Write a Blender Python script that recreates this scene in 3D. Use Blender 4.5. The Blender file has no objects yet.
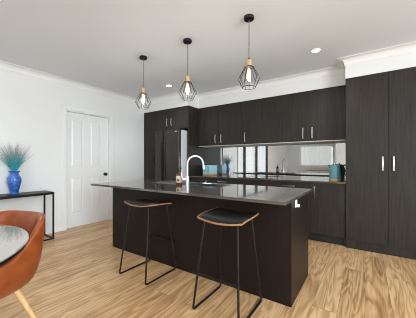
import bpy, bmesh, math, random
from mathutils import Vector, Matrix

random.seed(7)
S = bpy.context.scene
COL = S.collection
PI = math.pi

# ------------------------------------------------------------------ camera
EYE = 1.18
FPX = 231.7
yaw = math.atan(157.0 / FPX)
cd = bpy.data.cameras.new('camera')
cam = bpy.data.objects.new('camera', cd)
COL.objects.link(cam)
cam.location = (0, 0, EYE)
cam.rotation_euler = (PI / 2, 0, yaw)
cd.sensor_width = 36.0
cd.sensor_fit = 'HORIZONTAL'
cd.lens = 36.0 * FPX / 416.0
cd.shift_y = 3.0 / 416.0
cd.clip_start = 0.02
S.camera = cam

# ------------------------------------------------------------------ world, light, exposure
w = bpy.data.worlds.new('world')
S.world = w
w.use_nodes = True
bg = w.node_tree.nodes['Background']
bg.inputs['Color'].default_value = (0.80, 0.90, 1.0, 1)
bg.inputs['Strength'].default_value = 1.2

S.view_settings.view_transform = 'Standard'
S.view_settings.look = 'None'
S.view_settings.exposure = 0.30
PENDANT_POWER = 3                        # watts of each pendant bulb
DL_POWER = 36                            # watts of each recessed downlight
S.view_settings.gamma = 1.0
S.view_settings.use_curve_mapping = False
S.cycles.filter_width = 1.0


def area(name, loc, direction, sx, sy, power, color=(1, 1, 1)):
    d = bpy.data.lights.new(name, 'AREA')
    d.shape = 'RECTANGLE'
    d.size = sx
    d.size_y = sy
    d.energy = power
    d.color = color
    o = bpy.data.objects.new(name, d)
    COL.objects.link(o)
    o.location = loc
    o.rotation_euler = Vector(direction).to_track_quat('-Z', 'Z').to_euler()
    return o


# area lamps added as daylight outside unseen glass doors, right and rear
area('added_daylight_right', (3.22, -0.2, 1.25), (-1, 0, -0.28), 3.4, 2.0, 285, (0.80, 0.92, 1.0))
area('added_daylight_rear', (0.9, -5.3, 1.25), (0, 1, -0.35), 2.6, 2.0, 80, (0.80, 0.92, 1.0))


# ------------------------------------------------------------------ materials
def newmat(name):
    m = bpy.data.materials.new(name)
    m.use_nodes = True
    return m, m.node_tree.nodes, m.node_tree.links, m.node_tree.nodes['Principled BSDF']


def simple(name, col, rough=0.5, metal=0.0, spec=0.5, noise=0.06, scale=14.0, coat=0.0, bump=0.0):
    m, N, L, P = newmat(name)
    P.inputs['Roughness'].default_value = rough
    P.inputs['Metallic'].default_value = metal
    P.inputs['Specular IOR Level'].default_value = spec
    P.inputs['Coat Weight'].default_value = coat
    tc = N.new('ShaderNodeTexCoord')
    nz = N.new('ShaderNodeTexNoise')
    nz.inputs['Scale'].default_value = scale
    nz.inputs['Detail'].default_value = 3
    L.new(tc.outputs['Object'], nz.inputs['Vector'])
    r = N.new('ShaderNodeValToRGB')
    r.color_ramp.elements[0].position = 0.3
    r.color_ramp.elements[1].position = 0.7
    r.color_ramp.elements[0].color = (*[c * (1 - noise) for c in col], 1)
    r.color_ramp.elements[1].color = (*[min(1, c * (1 + noise)) for c in col], 1)
    L.new(nz.outputs['Fac'], r.inputs['Fac'])
    L.new(r.outputs['Color'], P.inputs['Base Color'])
    if bump:
        b = N.new('ShaderNodeBump')
        b.inputs['Strength'].default_value = bump
        b.inputs['Distance'].default_value = 0.002
        L.new(nz.outputs['Fac'], b.inputs['Height'])
        L.new(b.outputs['Normal'], P.inputs['Normal'])
    return m


def woodgrain(name, dark, light, rough, stretch=(30, 30, 1.6), spec=0.5, contrast=(0.3, 0.72)):
    m, N, L, P = newmat(name)
    P.inputs['Roughness'].default_value = rough
    P.inputs['Specular IOR Level'].default_value = spec
    tc = N.new('ShaderNodeTexCoord')
    mp = N.new('ShaderNodeMapping')
    mp.inputs['Scale'].default_value = stretch
    oi = N.new('ShaderNodeObjectInfo')
    ad = N.new('ShaderNodeVectorMath')
    ad.operation = 'ADD'
    L.new(tc.outputs['Object'], ad.inputs[0])
    L.new(oi.outputs['Random'], ad.inputs[1])
    L.new(ad.outputs['Vector'], mp.inputs['Vector'])
    nz = N.new('ShaderNodeTexNoise')
    nz.inputs['Scale'].default_value = 1.6
    nz.inputs['Detail'].default_value = 6
    nz.inputs['Roughness'].default_value = 0.62
    nz.inputs['Distortion'].default_value = 0.5
    L.new(mp.outputs['Vector'], nz.inputs['Vector'])
    r = N.new('ShaderNodeValToRGB')
    r.color_ramp.elements[0].position = contrast[0]
    r.color_ramp.elements[1].position = contrast[1]
    r.color_ramp.elements[0].color = (*dark, 1)
    r.color_ramp.elements[1].color = (*light, 1)
    L.new(nz.outputs['Fac'], r.inputs['Fac'])
    L.new(r.outputs['Color'], P.inputs['Base Color'])
    b = N.new('ShaderNodeBump')
    b.inputs['Strength'].default_value = 0.15
    b.inputs['Distance'].default_value = 0.001
    L.new(nz.outputs['Fac'], b.inputs['Height'])
    L.new(b.outputs['Normal'], P.inputs['Normal'])
    return m


def oak_floor():
    m, N, L, P = newmat('oak_boards')
    tc = N.new('ShaderNodeTexCoord')
    # boards run along world Y: swap so brick rows go across X
    mp = N.new('ShaderNodeMapping')
    mp.inputs['Rotation'].default_value = (0, 0, PI / 2)
    L.new(tc.outputs['Object'], mp.inputs['Vector'])
    br = N.new('ShaderNodeTexBrick')
    br.offset = 0.37
    br.offset_frequency = 2
    br.inputs['Scale'].default_value = 1.0
    br.inputs['Brick Width'].default_value = 1.5
    br.inputs['Row Height'].default_value = 0.18
    br.inputs['Mortar Size'].default_value = 0.0012
    br.inputs['Mortar Smooth'].default_value = 0.2
    br.inputs['Bias'].default_value = 0.0
    br.inputs['Color1'].default_value = (0.0, 0.0, 0.0, 1)
    br.inputs['Color2'].default_value = (1.0, 1.0, 1.0, 1)
    br.inputs['Mortar'].default_value = (0.5, 0.5, 0.5, 1)
    L.new(mp.outputs['Vector'], br.inputs['Vector'])
    # per-board shift for the grain
    sc = N.new('ShaderNodeVectorMath')
    sc.operation = 'SCALE'
    sc.inputs['Scale'].default_value = 7.3
    L.new(br.outputs['Color'], sc.inputs[0])
    ad = N.new('ShaderNodeVectorMath')
    ad.operation = 'ADD'
    L.new(tc.outputs['Object'], ad.inputs[0])
    L.new(sc.outputs['Vector'], ad.inputs[1])
    # cathedral rings: distorted long bands
    m2 = N.new('ShaderNodeMapping')
    m2.inputs['Scale'].default_value = (7.5, 0.8, 1.0)
    L.new(ad.outputs['Vector'], m2.inputs['Vector'])
    n1 = N.new('ShaderNodeTexNoise')
    n1.inputs['Scale'].default_value = 1.0
    n1.inputs['Detail'].default_value = 2.0
    n1.inputs['Distortion'].default_value = 0.6
    L.new(m2.outputs['Vector'], n1.inputs['Vector'])
    mul = N.new('ShaderNodeMath')
    mul.operation = 'MULTIPLY'
    mul.inputs[1].default_value = 54.0
    L.new(n1.outputs['Fac'], mul.inputs[0])
    sn = N.new('ShaderNodeMath')
    sn.operation = 'SINE'
    L.new(mul.outputs[0], sn.inputs[0])
    mr = N.new('ShaderNodeMapRange')
    mr.inputs['From Min'].default_value = -1
    mr.inputs['From Max'].default_value = 1
    L.new(sn.outputs[0], mr.inputs['Value'])
    # fine fibres
    m3 = N.new('ShaderNodeMapping')
    m3.inputs['Scale'].default_value = (38.0, 1.5, 1.0)
    L.new(ad.outputs['Vector'], m3.inputs['Vector'])
    n2 = N.new('ShaderNodeTexNoise')
    n2.inputs['Scale'].default_value = 1.0
    n2.inputs['Detail'].default_value = 7.0
    n2.inputs['Roughness'].default_value = 0.68
    L.new(m3.outputs['Vector'], n2.inputs['Vector'])
    # broad tone
    m4 = N.new('ShaderNodeMapping')
    m4.inputs['Scale'].default_value = (22.0, 1.1, 1.0)
    L.new(ad.outputs['Vector'], m4.inputs['Vector'])
    n3 = N.new('ShaderNodeTexNoise')
    n3.inputs['Scale'].default_value = 1.0
    n3.inputs['Detail'].default_value = 3.0
    L.new(m4.outputs['Vector'], n3.inputs['Vector'])

    def mix(a, b, fac):
        x = N.new('ShaderNodeMix')
        x.data_type = 'FLOAT'
        x.inputs[0].default_value = fac
        L.new(a, x.inputs[2])
        L.new(b, x.inputs[3])
        return x.outputs[0]
    v = mix(mr.outputs['Result'], n2.outputs['Fac'], 0.76)
    v = mix(v, n3.outputs['Fac'], 0.3)
    bw = N.new('ShaderNodeRGBToBW')
    L.new(br.outputs['Color'], bw.inputs['Color'])
    v = mix(v, bw.outputs['Val'], 0.10)
    r = N.new('ShaderNodeValToRGB')
    e = r.color_ramp.elements
    e[0].position = 0.31
    e[0].color = (0.27, 0.14, 0.060, 1)
    e[1].position = 0.62
    e[1].color = (0.71, 0.465, 0.245, 1)
    k = e.new(0.45)
    k.color = (0.50, 0.29, 0.13, 1)
    L.new(v, r.inputs['Fac'])
    mm = N.new('ShaderNodeMix')
    mm.data_type = 'RGBA'
    mm.inputs[7].default_value = (0.16, 0.09, 0.045, 1)
    L.new(br.outputs['Fac'], mm.inputs[0])
    L.new(r.outputs['Color'], mm.inputs[6])
    L.new(mm.outputs[2], P.inputs['Base Color'])
    P.inputs['Roughness'].default_value = 0.38
    P.inputs['Specular IOR Level'].default_value = 0.45
    b = N.new('ShaderNodeBump')
    b.inputs['Strength'].default_value = 0.12
    b.inputs['Distance'].default_value = 0.001
    L.new(v, b.inputs['Height'])
    L.new(b.outputs['Normal'], P.inputs['Normal'])
    return m


def clear_glass(name, tint=(1, 1, 1), rough=0.0, gl=0.05):
    m, N, L, P = newmat(name)
    N.remove(P)
    out = N['Material Output']
    t = N.new('ShaderNodeBsdfTransparent')
    t.inputs['Color'].default_value = (*tint, 1)
    g = N.new('ShaderNodeBsdfGlossy')
    g.inputs['Roughness'].default_value = rough
    mx = N.new('ShaderNodeMixShader')
    mx.inputs[0].default_value = gl
    L.new(t.outputs[0], mx.inputs[1])
    L.new(g.outputs[0], mx.inputs[2])
    L.new(mx.outputs[0], out.inputs['Surface'])
    return m


def glow(name, col, strength, base=(0.8, 0.8, 0.8)):
    m, N, L, P = newmat(name)
    P.inputs['Base Color'].default_value = (*base, 1)
    P.inputs['Roughness'].default_value = 0.8
    P.inputs['Emission Color'].default_value = (*col, 1)
    P.inputs['Emission Strength'].default_value = strength
    return m


M = {}
M['wall'] = simple('white_wall_paint', (0.83, 0.827, 0.815), 0.65, noise=0.012, scale=2.0, spec=0.25)
M['ceiling'] = simple('white_ceiling_paint', (0.785, 0.825, 0.875), 0.8, noise=0.012, scale=1.5, spec=0.2)
M['trim'] = simple('white_gloss_trim', (0.86, 0.858, 0.85), 0.38, noise=0.01)
M['floor'] = oak_floor()
M['lam'] = woodgrain('dark_woodgrain_laminate', (0.0185, 0.0148, 0.0124), (0.045, 0.037, 0.0315), 0.45, spec=0.22, contrast=(0.28, 0.74))
M['lam_island'] = woodgrain('espresso_woodgrain_laminate', (0.0085, 0.0050, 0.0040), (0.0185, 0.0118, 0.0096), 0.42, spec=0.2, contrast=(0.25, 0.78))
M['kick'] = simple('black_kickboard', (0.012, 0.011, 0.010), 0.5)
M['stone'] = simple('dark_grey_stone', (0.085, 0.074, 0.063), 0.075, noise=0.08, scale=160, spec=0.75, coat=0.3)
M['stone_edge'] = M['stone']
M['steel'] = simple('brushed_steel', (0.62, 0.61, 0.59), 0.28, metal=1.0, noise=0.04, scale=40)
M['sinksteel'] = simple('satin_sink_steel', (0.20, 0.195, 0.185), 0.3, metal=0.9, noise=0.05, scale=30)
M['chrome'] = simple('polished_chrome', (0.82, 0.82, 0.81), 0.1, metal=1.0, noise=0.01)
M['nickel'] = simple('brushed_nickel_tap', (0.80, 0.79, 0.77), 0.35, metal=0.65, noise=0.02)
M['mirror'] = simple('smoky_mirror', (0.70, 0.71, 0.71), 0.015, metal=1.0, noise=0.0)
M['blackmetal'] = simple('black_powder_coat', (0.008, 0.008, 0.008), 0.42, noise=0.1, spec=0.25)
M['blackglass'] = simple('black_glass', (0.006, 0.006, 0.007), 0.04, spec=0.6, noise=0.02)
M['fridge'] = simple('dark_steel_fridge', (0.036, 0.031, 0.027), 0.25, metal=0.3, noise=0.05, scale=6)
M['fridgeside'] = simple('silver_fridge_side', (0.74, 0.74, 0.73), 0.4, metal=0.0, noise=0.03)
M['cream'] = simple('pale_cabinet_underside', (0.55, 0.50, 0.42), 0.5)
M['blackpad'] = simple('black_leather_pad', (0.005, 0.005, 0.0055), 0.42, spec=0.25, noise=0.2, scale=60, bump=0.2)
M['ply'] = woodgrain('walnut_ply', (0.25, 0.11, 0.05), (0.42, 0.21, 0.11), 0.45, stretch=(3, 30, 30))
M['tan'] = simple('tan_leather', (0.27, 0.060, 0.013), 0.36, noise=0.22, scale=10, spec=0.45, bump=0.12)
M['ash'] = woodgrain('pale_ash_timber', (0.62, 0.36, 0.15), (0.78, 0.52, 0.26), 0.45, stretch=(30, 30, 3))
M['socketwood'] = woodgrain('light_oak_lampholder', (0.52, 0.32, 0.15), (0.70, 0.46, 0.24), 0.5, stretch=(30, 30, 3))
M['cord'] = simple('twisted_grey_flex', (0.16, 0.155, 0.15), 0.6, noise=0.5, scale=300)
M['tableglass'] = simple('pale_glossy_tabletop', (0.52, 0.50, 0.46), 0.03, metal=0.45, noise=0.015, scale=8, spec=0.7, coat=0.6)
M['teal'] = simple('teal_enamel', (0.10, 0.27, 0.30), 0.32, noise=0.04)
M['lightblue'] = simple('pale_blue_enamel', (0.36, 0.62, 0.66), 0.4, noise=0.04)
M['bluebase'] = simple('deep_blue', (0.03, 0.10, 0.16), 0.5)
M['cork'] = woodgrain('timber_band', (0.42, 0.25, 0.11), (0.58, 0.38, 0.2), 0.5, stretch=(20, 3, 20))
M['vase'] = simple('cobalt_blue_glaze', (0.045, 0.15, 0.52), 0.12, noise=0.55, scale=26, coat=0.5)
M['amber'] = simple('amber_bottle', (0.10, 0.032, 0.010), 0.12, noise=0.1)
M['label'] = simple('peach_paper_label', (0.72, 0.48, 0.34), 0.6, noise=0.1)
M['labelwhite'] = simple('white_paper_label', (0.80, 0.78, 0.72), 0.6, noise=0.05)
M['labelgreen'] = simple('green_print', (0.04, 0.13, 0.10), 0.6)
M['plastic'] = simple('white_plastic', (0.82, 0.82, 0.80), 0.35, noise=0.01)
M['glass'] = clear_glass('window_glass')
M['bulbglass'] = clear_glass('bulb_glass', (1.0, 0.93, 0.80), 0.02, 0.08)
M['filament'] = glow('warm_filament', (1.0, 0.60, 0.24), 26)
M['bulbcore'] = glow('warm_bulb_glow', (1.0, 0.80, 0.50), 2.6, (0.9, 0.8, 0.6))
M['led'] = glow('downlight_diffuser', (1.0, 0.97, 0.92), 14)
M['sheer'] = glow('glowing_sheer_curtain', (0.93, 0.98, 1.0), 0.42, (0.8, 0.82, 0.82))  # curtain cloth emits, standing in for daylight coming through it
M['ironframe'] = simple('bronze_window_frame', (0.045, 0.036, 0.03), 0.4)
M['redchair'] = simple('dark_red_upholstery', (0.20, 0.028, 0.020), 0.6, noise=0.15)
M['bird'] = simple('brown_weave', (0.20, 0.11, 0.06), 0.7, noise=0.3)


def grass_mat(name, base, tip, z0, z1):
    m, N, L, P = newmat(name)
    P.inputs['Roughness'].default_value = 0.6
    tc = N.new('ShaderNodeTexCoord')
    sp = N.new('ShaderNodeSeparateXYZ')
    L.new(tc.outputs['Object'], sp.inputs[0])
    mr = N.new('ShaderNodeMapRange')
    mr.inputs['From Min'].default_value = z0
    mr.inputs['From Max'].default_value = z1
    L.new(sp.outputs['Z'], mr.inputs['Value'])
    mx = N.new('ShaderNodeMix')
    mx.data_type = 'RGBA'
    mx.inputs[6].default_value = (*base, 1)
    mx.inputs[7].default_value = (*tip, 1)
    L.new(mr.outputs['Result'], mx.inputs[0])
    L.new(mx.outputs[2], P.inputs['Base Color'])
    return m


M['grass'] = grass_mat('dyed_teal_grass', (0.05, 0.40, 0.45), (0.40, 0.38, 0.35), 0.14, 0.30)


# ------------------------------------------------------------------ mesh helpers
class MB:
    """Collects shapes into one bmesh, then links it as one mesh object."""

    def __init__(self):
        self.b = bmesh.new()

    def box(self, x0, x1, y0, y1, z0, z1, bev=0.0, seg=2):
        r = bmesh.ops.create_cube(self.b, size=1.0)
        vs = r['verts']
        for v in vs:
            v.co = Vector(((x0 + x1) / 2 + v.co.x * (x1 - x0), (y0 + y1) / 2 + v.co.y * (y1 - y0), (z0 + z1) / 2 + v.co.z * (z1 - z0)))
        if bev > 0:
            ed = list({e for v in vs for e in v.link_edges})
            bmesh.ops.bevel(self.b, geom=ed, offset=bev, segments=seg, affect='EDGES', profile=0.5)
        return self

    def grid(self, rows, closed_u=False, closed_v=False, cap=False):
        """rows: list of lists of points; quads between."""
        b = self.b
        V = [[b.verts.new(p) for p in r] for r in rows]
        nu, nv = len(V), len(V[0])
        for i in range(nu if closed_u else nu - 1):
            for j in range(nv if closed_v else nv - 1):
                f = [V[i][j], V[(i + 1) % nu][j], V[(i + 1) % nu][(j + 1) % nv], V[i][(j + 1) % nv]]
                try:
                    b.faces.new(f)
                except ValueError:
                    pass
        if cap:
            b.faces.new(V[0])
            b.faces.new(list(reversed(V[-1])))
        return self

    def lathe(self, prof, cx=0, cy=0, n=24, cap=True):
        rows = []
        for r, z in prof:
            rows.append([(cx + r * math.cos(2 * PI * k / n), cy + r * math.sin(2 * PI * k / n), z) for k in range(n)])
        self.grid(rows, closed_v=True, cap=cap)
        return self

    def tube(self, pts, r, n=8, closed=False, r2=None):
        pts = [Vector(p) for p in pts]
        m = len(pts)
        rows = []
        up = None
        for i in range(m):
            if closed:
                t = (pts[(i + 1) % m] - pts[i - 1]).normalized()
            elif i == 0:
                t = (pts[1] - pts[0]).normalized()
            elif i == m - 1:
                t = (pts[-1] - pts[-2]).normalized()
            else:
                t = ((pts[i + 1] - pts[i]).normalized() + (pts[i] - pts[i - 1]).normalized()).normalized()
            if up is None:
                a = Vector((0, 0, 1)) if abs(t.z) < 0.9 else Vector((1, 0, 0))
                up = (a - t * a.dot(t)).normalized()
            else:
                up = (up - t * up.dot(t)).normalized()
            s = t.cross(up)
            rr = r if r2 is None else r + (r2 - r) * i / (m - 1)
            rows.append([pts[i] + up * (rr * math.cos(2 * PI * k / n)) + s * (rr * math.sin(2 * PI * k / n)) for k in range(n)])
        self.grid(rows, closed_u=closed, closed_v=True, cap=not closed)
        return self

    def build(self, name, mat, parent=None, local=False, smooth=None, subsurf=0, kind=None):
        b = self.b
        bmesh.ops.recalc_face_normals(b, faces=b.faces)
        if parent is not None and not local:
            inv = LOCW[parent.name].inverted()
            for v in b.verts:
                v.co = inv @ v.co
        me = bpy.data.meshes.new(name)
        b.to_mesh(me)
        b.free()
        o = bpy.data.objects.new(name, me)
        COL.objects.link(o)
        me.materials.append(mat)
        if smooth is not None:
            for p in me.polygons:
                p.use_smooth = True
            if smooth < 180:
                me.set_sharp_from_angle(angle=math.radians(smooth))
        if subsurf:
            s = o.modifiers.new('subsurf', 'SUBSURF')
            s.levels = subsurf
            s.render_levels = subsurf
        if parent is not None:
            o.parent = parent
            LOCW[o.name] = LOCW[parent.name]
        if kind:
            o['kind'] = kind
        return o


LOCW = {}


def thing(name, label, cat, loc=(0, 0, 0), rotz=0.0, group=None):
    o = bpy.data.objects.new(name, None)
    COL.objects.link(o)
    o.location = loc
    o.rotation_euler = (0, 0, rotz)
    o.empty_display_size = 0.1
    LOCW[o.name] = Matrix.Translation(Vector(loc)) @ Matrix.Rotation(rotz, 4, 'Z')
    tag(o, label, cat, group)
    return o


def tag(o, label, cat, group=None):
    o['label'] = label
    o['category'] = cat
    if group:
        o['group'] = group
    return o


def children(o):
    return [c for c in bpy.data.objects if c.parent is o]


def dup(o, loc=None, rotz=None, label=None, parent=None):
    c = o.copy()
    COL.objects.link(c)
    if parent is not None:
        c.parent = parent
    if loc is not None:
        c.location = loc
    if rotz is not None:
        c.rotation_euler = (0, 0, rotz)
    if label:
        c['label'] = label
    for ch in children(o):
        dup(ch, parent=c)
    return c


def struct(name, mb, mat, parent=None, smooth=None):
    o = mb.build(name, mat, parent, smooth=smooth)
    o['kind'] = 'structure'
    return o


def arc(c, r, a0, a1, n, u, v):
    c, u, v = Vector(c), Vector(u), Vector(v)
    return [c + u * (r * math.cos(a0 + (a1 - a0) * i / n)) + v * (r * math.sin(a0 + (a1 - a0) * i / n)) for i in range(n + 1)]


def fillet(pts, rad, n=5):
    """Rounds the inner corners of a polyline."""
    pts = [Vector(p) for p in pts]
    out = [pts[0]]
    for i in range(1, len(pts) - 1):
        a, b, c = pts[i - 1], pts[i], pts[i + 1]
        d1, d2 = (a - b).normalized(), (c - b).normalized()
        p1, p2 = b + d1 * rad, b + d2 * rad
        for k in range(n + 1):
            t = k / n
            out.append(p1 * (1 - t) ** 2 + b * 2 * t * (1 - t) + p2 * t ** 2)
    out.append(pts[-1])
    return out


# ------------------------------------------------------------------ room shell
XL, XR, YB, YR, H = -4.30, 3.0, 4.30, -7.0, 2.60
YF, YP, YU = 3.66, 3.716, 4.00         # bulkhead over fridge, pantry face, face over wall cupboards
XA, XP = -2.96, -0.225                 # right end of fridge tower, left side of pantry

struct('floor', MB().box(XL - 0.25, XR + 0.25, YR - 0.25, YB + 0.2, -0.1, 0.0), M['floor'])
struct('ceiling', MB().box(XL - 0.25, XR + 0.25, YR - 0.25, YB + 0.2, H, H + 0.1), M['ceiling'])

# left wall with the door opening and the glazed opening further back
DY0, DY1, DZ = 1.95, 2.785, 2.085
GY0, GY1, GZ = -3.45, 0.10, 2.12
mb = MB()
mb.box(XL - 0.12, XL, DY1, YB + 0.1, 0, H)
mb.box(XL - 0.12, XL, DY0, DY1, DZ, H)
mb.box(XL - 0.12, XL, GY1, DY0, 0, H)
mb.box(XL - 0.12, XL, GY0, GY1, GZ, H)
mb.box(XL - 0.12, XL, YR - 0.1, GY0, 0, H)
struct('wall_left', mb, M['wall'])
struct('wall_back', MB().box(XL, XR, YB, YB + 0.12, 0, H), M['wall'])
# rear wall with its window
WX0, WX1, WZ0, WZ1 = -3.40, -1.55, 0.97, 2.12
mb = MB()
mb.box(XL, WX0, YR - 0.12, YR, 0, H)
mb.box(WX1, XR, YR - 0.12, YR, 0, H)
mb.box(WX0, WX1, YR - 0.12, YR, 0, WZ0)
mb.box(WX0, WX1, YR - 0.12, YR, WZ1, H)
struct('wall_rear', mb, M['wall'])
# a block of wall that steps forward beside the rear window, with an unseen glass door added in it
mb = MB()
mb.box(-1.26, -0.45, -5.1, -5.0, 0, H)
mb.box(2.25, XR, -5.1, -5.0, 0, H)
mb.box(-0.45, 2.25, -5.1, -5.0, 2.2, H)
mb.box(-1.26, -1.16, YR, -5.1, 0, H)
struct('wall_return', mb, M['wall'])
# right wall, out of view, with an added sliding door opening
RY0, RY1 = -2.0, 1.6
mb = MB()
mb.box(XR, XR + 0.12, YR - 0.1, RY0, 0, H)
mb.box(XR, XR + 0.12, RY1, YB + 0.1, 0, H)
mb.box(XR, XR + 0.12, RY0, RY1, 2.2, H)
struct('wall_right', mb, M['wall'])
# bulkheads over the joinery
struct('wall_bulkhead_fridge', MB().box(XL, XA, YF, YB, 2.329, H), M['wall'])
struct('wall_bulkhead_cupboards', MB().box(XA, XP, YU, YB, 2.329, H), M['wall'])
struct('wall_bulkhead_pantry', MB().box(XP, 0.715, YP - 0.004, YB, 2.329, H), M['wall'])
struct('wall_nib', MB().box(0.715, XR, YP - 0.004, YB, 0, H), M['wall'])

# cove cornice swept round the room
path = [(XL, YR), (XL, YF), (XA, YF), (XA, YU), (XP, YU), (XP, YP - 0.004), (XR, YP - 0.004), (XR, -5.0), (-1.26, -5.0), (-1.26, YR)]
prof = [(0.0, 0.092), (0.006, 0.092), (0.010, 0.082)]
for k in range(9):
    a = k / 8 * PI / 2
    prof.append((0.012 + 0.072 * (1 - math.cos(a)), 0.080 - 0.072 * math.sin(a)))
prof += [(0.092, 0.007), (0.092, 0.0), (0.0, 0.0)]
rows = []
n = len(path)
for i in range(n):
    p = Vector(path[i])
    d0 = (p - Vector(path[i - 1])).normalized()
    d1 = (Vector(path[(i + 1) % n]) - p).normalized()
    n0, n1 = Vector((d0.y, -d0.x)), Vector((d1.y, -d1.x))
    mt = (n0 + n1) / (1 + n0.dot(n1))
    rows.append([(p.x + mt.x * a, p.y + mt.y * a, H - 0.0005 - z) for a, z in prof])
mb = MB()
mb.grid(rows, closed_u=True, closed_v=True)
struct('trim_1', mb, M['trim'], smooth=35)


def skirting(name, x0, x1, y0, y1):
    struct(name, MB().box(x0, x1, y0, y1, 0.001, 0.088, 0.004), M['trim'])


AW = 0.072                              # architrave width
skirting('baseboard_left', XL, XL + 0.014, GY1 + 0.06, DY0 - AW - 0.001)
skirting('baseboard_left_corner', XL, XL + 0.014, DY1 + AW + 0.001, YF - 0.005)
skirting('baseboard_left_rear', XL, XL + 0.014, YR, GY0 - 0.06)
skirting('baseboard_rear', XL + 0.015, -1.27, YR, YR + 0.014)
skirting('baseboard_back', 0.72, XR - 0.015, YP - 0.019, YP - 0.0045)
skirting('baseboard_right', XR - 0.014, XR, RY1 + 0.06, YP - 0.02)

# ---- door in the left wall
mb = MB()
mb.box(XL + 0.0005, XL + 0.018, DY0 - AW, DY0 - 0.004, 0.001, DZ + AW, 0.004)
mb.box(XL + 0.0005, XL + 0.018, DY1 + 0.004, DY1 + AW, 0.001, DZ + AW, 0.004)
mb.box(XL + 0.0005, XL + 0.0178, DY0 - AW + 0.001, DY1 + AW - 0.001, DZ + 0.004, DZ + AW - 0.0005, 0.004)
struct('trim_2', mb, M['trim'])
mb = MB()
mb.box(XL - 0.11, XL, DY0 - 0.001, DY0 + 0.012, 0.001, DZ)
mb.box(XL - 0.11, XL, DY1 - 0.012, DY1 + 0.001, 0.001, DZ)
mb.box(XL - 0.11, XL, DY0 + 0.012, DY1 - 0.012, DZ - 0.012, DZ + 0.001)
struct('trim_3', mb, M['trim'])
XD = -4.345
L0, L1 = DY0 + 0.015, DY1 - 0.015
ys = [L0, 2.055, 2.262, 2.405, 2.615, L1]
zs = [0.012, 0.250, 0.898, 1.094, 1.952, DZ - 0.016]
mb = MB()
mb.box(XD - 0.036, XD - 0.012, L0, L1, zs[0], zs[5])          # core
for a, b_ in ((0, 1), (2, 3), (4, 5)):
    mb.box(XD - 0.014, XD, ys[a], ys[b_], zs[0], zs[5])        # stiles
for a, b_ in ((1, 2), (3, 4)):
    for c, d in ((0, 1), (2, 3), (4, 5)):
        mb.box(XD - 0.014, XD, ys[a], ys[b_], zs[c], zs[d])    # rails
door = struct('door_1', mb, M['trim'])
LOCW[door.name] = Matrix.Identity(4)
for a, b_ in ((1, 2), (3, 4)):
    for c, d in ((1, 2), (3, 4)):
        mb = MB()
        y0, y1, z0, z1 = ys[a], ys[b_], zs[c], zs[d]
        loops = []
        for ins, xx in ((0.0005, -0.0125), (0.012, -0.011), (0.034, -0.002), (0.040, -0.002)):
            loops.append([(XD + xx, y0 + ins, z0 + ins), (XD + xx, y1 - ins, z0 + ins), (XD + xx, y1 - ins, z1 - ins), (XD + xx, y0 + ins, z1 - ins)])
        mb.grid(loops, closed_v=True)
        mb.b.faces.new([mb.b.verts[-4 + i] for i in range(4)] if False else [v for v in list(mb.b.verts)[-4:]])
        o = mb.build('door_panel', M['trim'], door)
mb = MB()
kx, ky, kz = XD, 2.700, 0.937
rows = []
for r, dx in ((0.001, 0.0), (0.030, 0.0005), (0.030, 0.008), (0.012, 0.010), (0.011, 0.030), (0.025, 0.034), (0.031, 0.044), (0.029, 0.054), (0.012, 0.060), (0.001, 0.061)):
    rows.append([(kx + dx, ky + r * math.cos(2 * PI * k / 18), kz + r * math.sin(2 * PI * k / 18)) for k in range(18)])
mb.grid(rows, closed_v=True, cap=True)
o = mb.build('door_knob', M['blackmetal'], door, smooth=50)
o['label'] = 'round black door knob'


# ---- glazed opening in the left wall (seen only in the mirrored splashback)
def curtain(x0, y0, x1, y1, z0, z1, amp, pitch):
    mb = MB()
    d = Vector((x1 - x0, y1 - y0, 0))
    ln = d.length
    d.normalize()
    nn = Vector((-d.y, d.x, 0))
    m = int(ln / pitch * 8)
    bot, top = [], []
    for i in range(m + 1):
        s = i / m * ln
        ph = 2 * PI * s / pitch
        off = amp * (math.sin(ph) + 0.35 * math.sin(ph * 0.37 + 1.3))
        p = Vector((x0, y0, 0)) + d * s + nn * off
        bot.append((p.x, p.y, z0))
        top.append((p.x, p.y, z1))
    mb.grid([bot, top])
    return mb


def frame_x(x0, x1, y0, y1, z0, z1, t, posts=()):
    mb = MB()
    mb.box(x0, x1, y0, y0 + t, z0, z1)
    mb.box(x0, x1, y1 - t, y1, z0, z1)
    mb.box(x0, x1, y0 + t, y1 - t, z1 - t, z1)
    mb.box(x0, x1, y0 + t, y1 - t, z0, z0 + t)
    for p in posts:
        mb.box(x0, x1, p - t / 2, p + t / 2, z0 + t, z1 - t)
    return mb


wn = struct('window_1', frame_x(XL - 0.10, XL + 0.01, GY0, GY1, 0.001, GZ, 0.05, (-0.66, -2.0)), M['ironframe'])
LOCW[wn.name] = Matrix.Identity(4)
MB().box(XL - 0.062, XL - 0.056, GY0 + 0.05, GY1 - 0.05, 0.05, GZ - 0.05).build('window_pane', M['glass'], wn)
cu = curtain(XL - 0.155, GY1 - 0.05, XL - 0.155, GY0 + 0.05, 0.055, GZ - 0.055, 0.032, 0.42).build('sheer_curtain', M['sheer'], smooth=180)
tag(cu, 'white sheer curtain drawn over the glazed opening in the left wall', 'curtain')

# ---- rear window with net curtain
def frame_y(y0, y1, x0, x1, z0, z1, t, posts=()):
    mb = MB()
    mb.box(x0, x0 + t, y0, y1, z0, z1)
    mb.box(x1 - t, x1, y0, y1, z0, z1)
    mb.box(x0 + t, x1 - t, y0, y1, z1 - t, z1)
    mb.box(x0 + t, x1 - t, y0, y1, z0, z0 + t)
    for p in posts:
        mb.box(p - t / 2, p + t / 2, y0, y1, z0 + t, z1 - t)
    return mb


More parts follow.
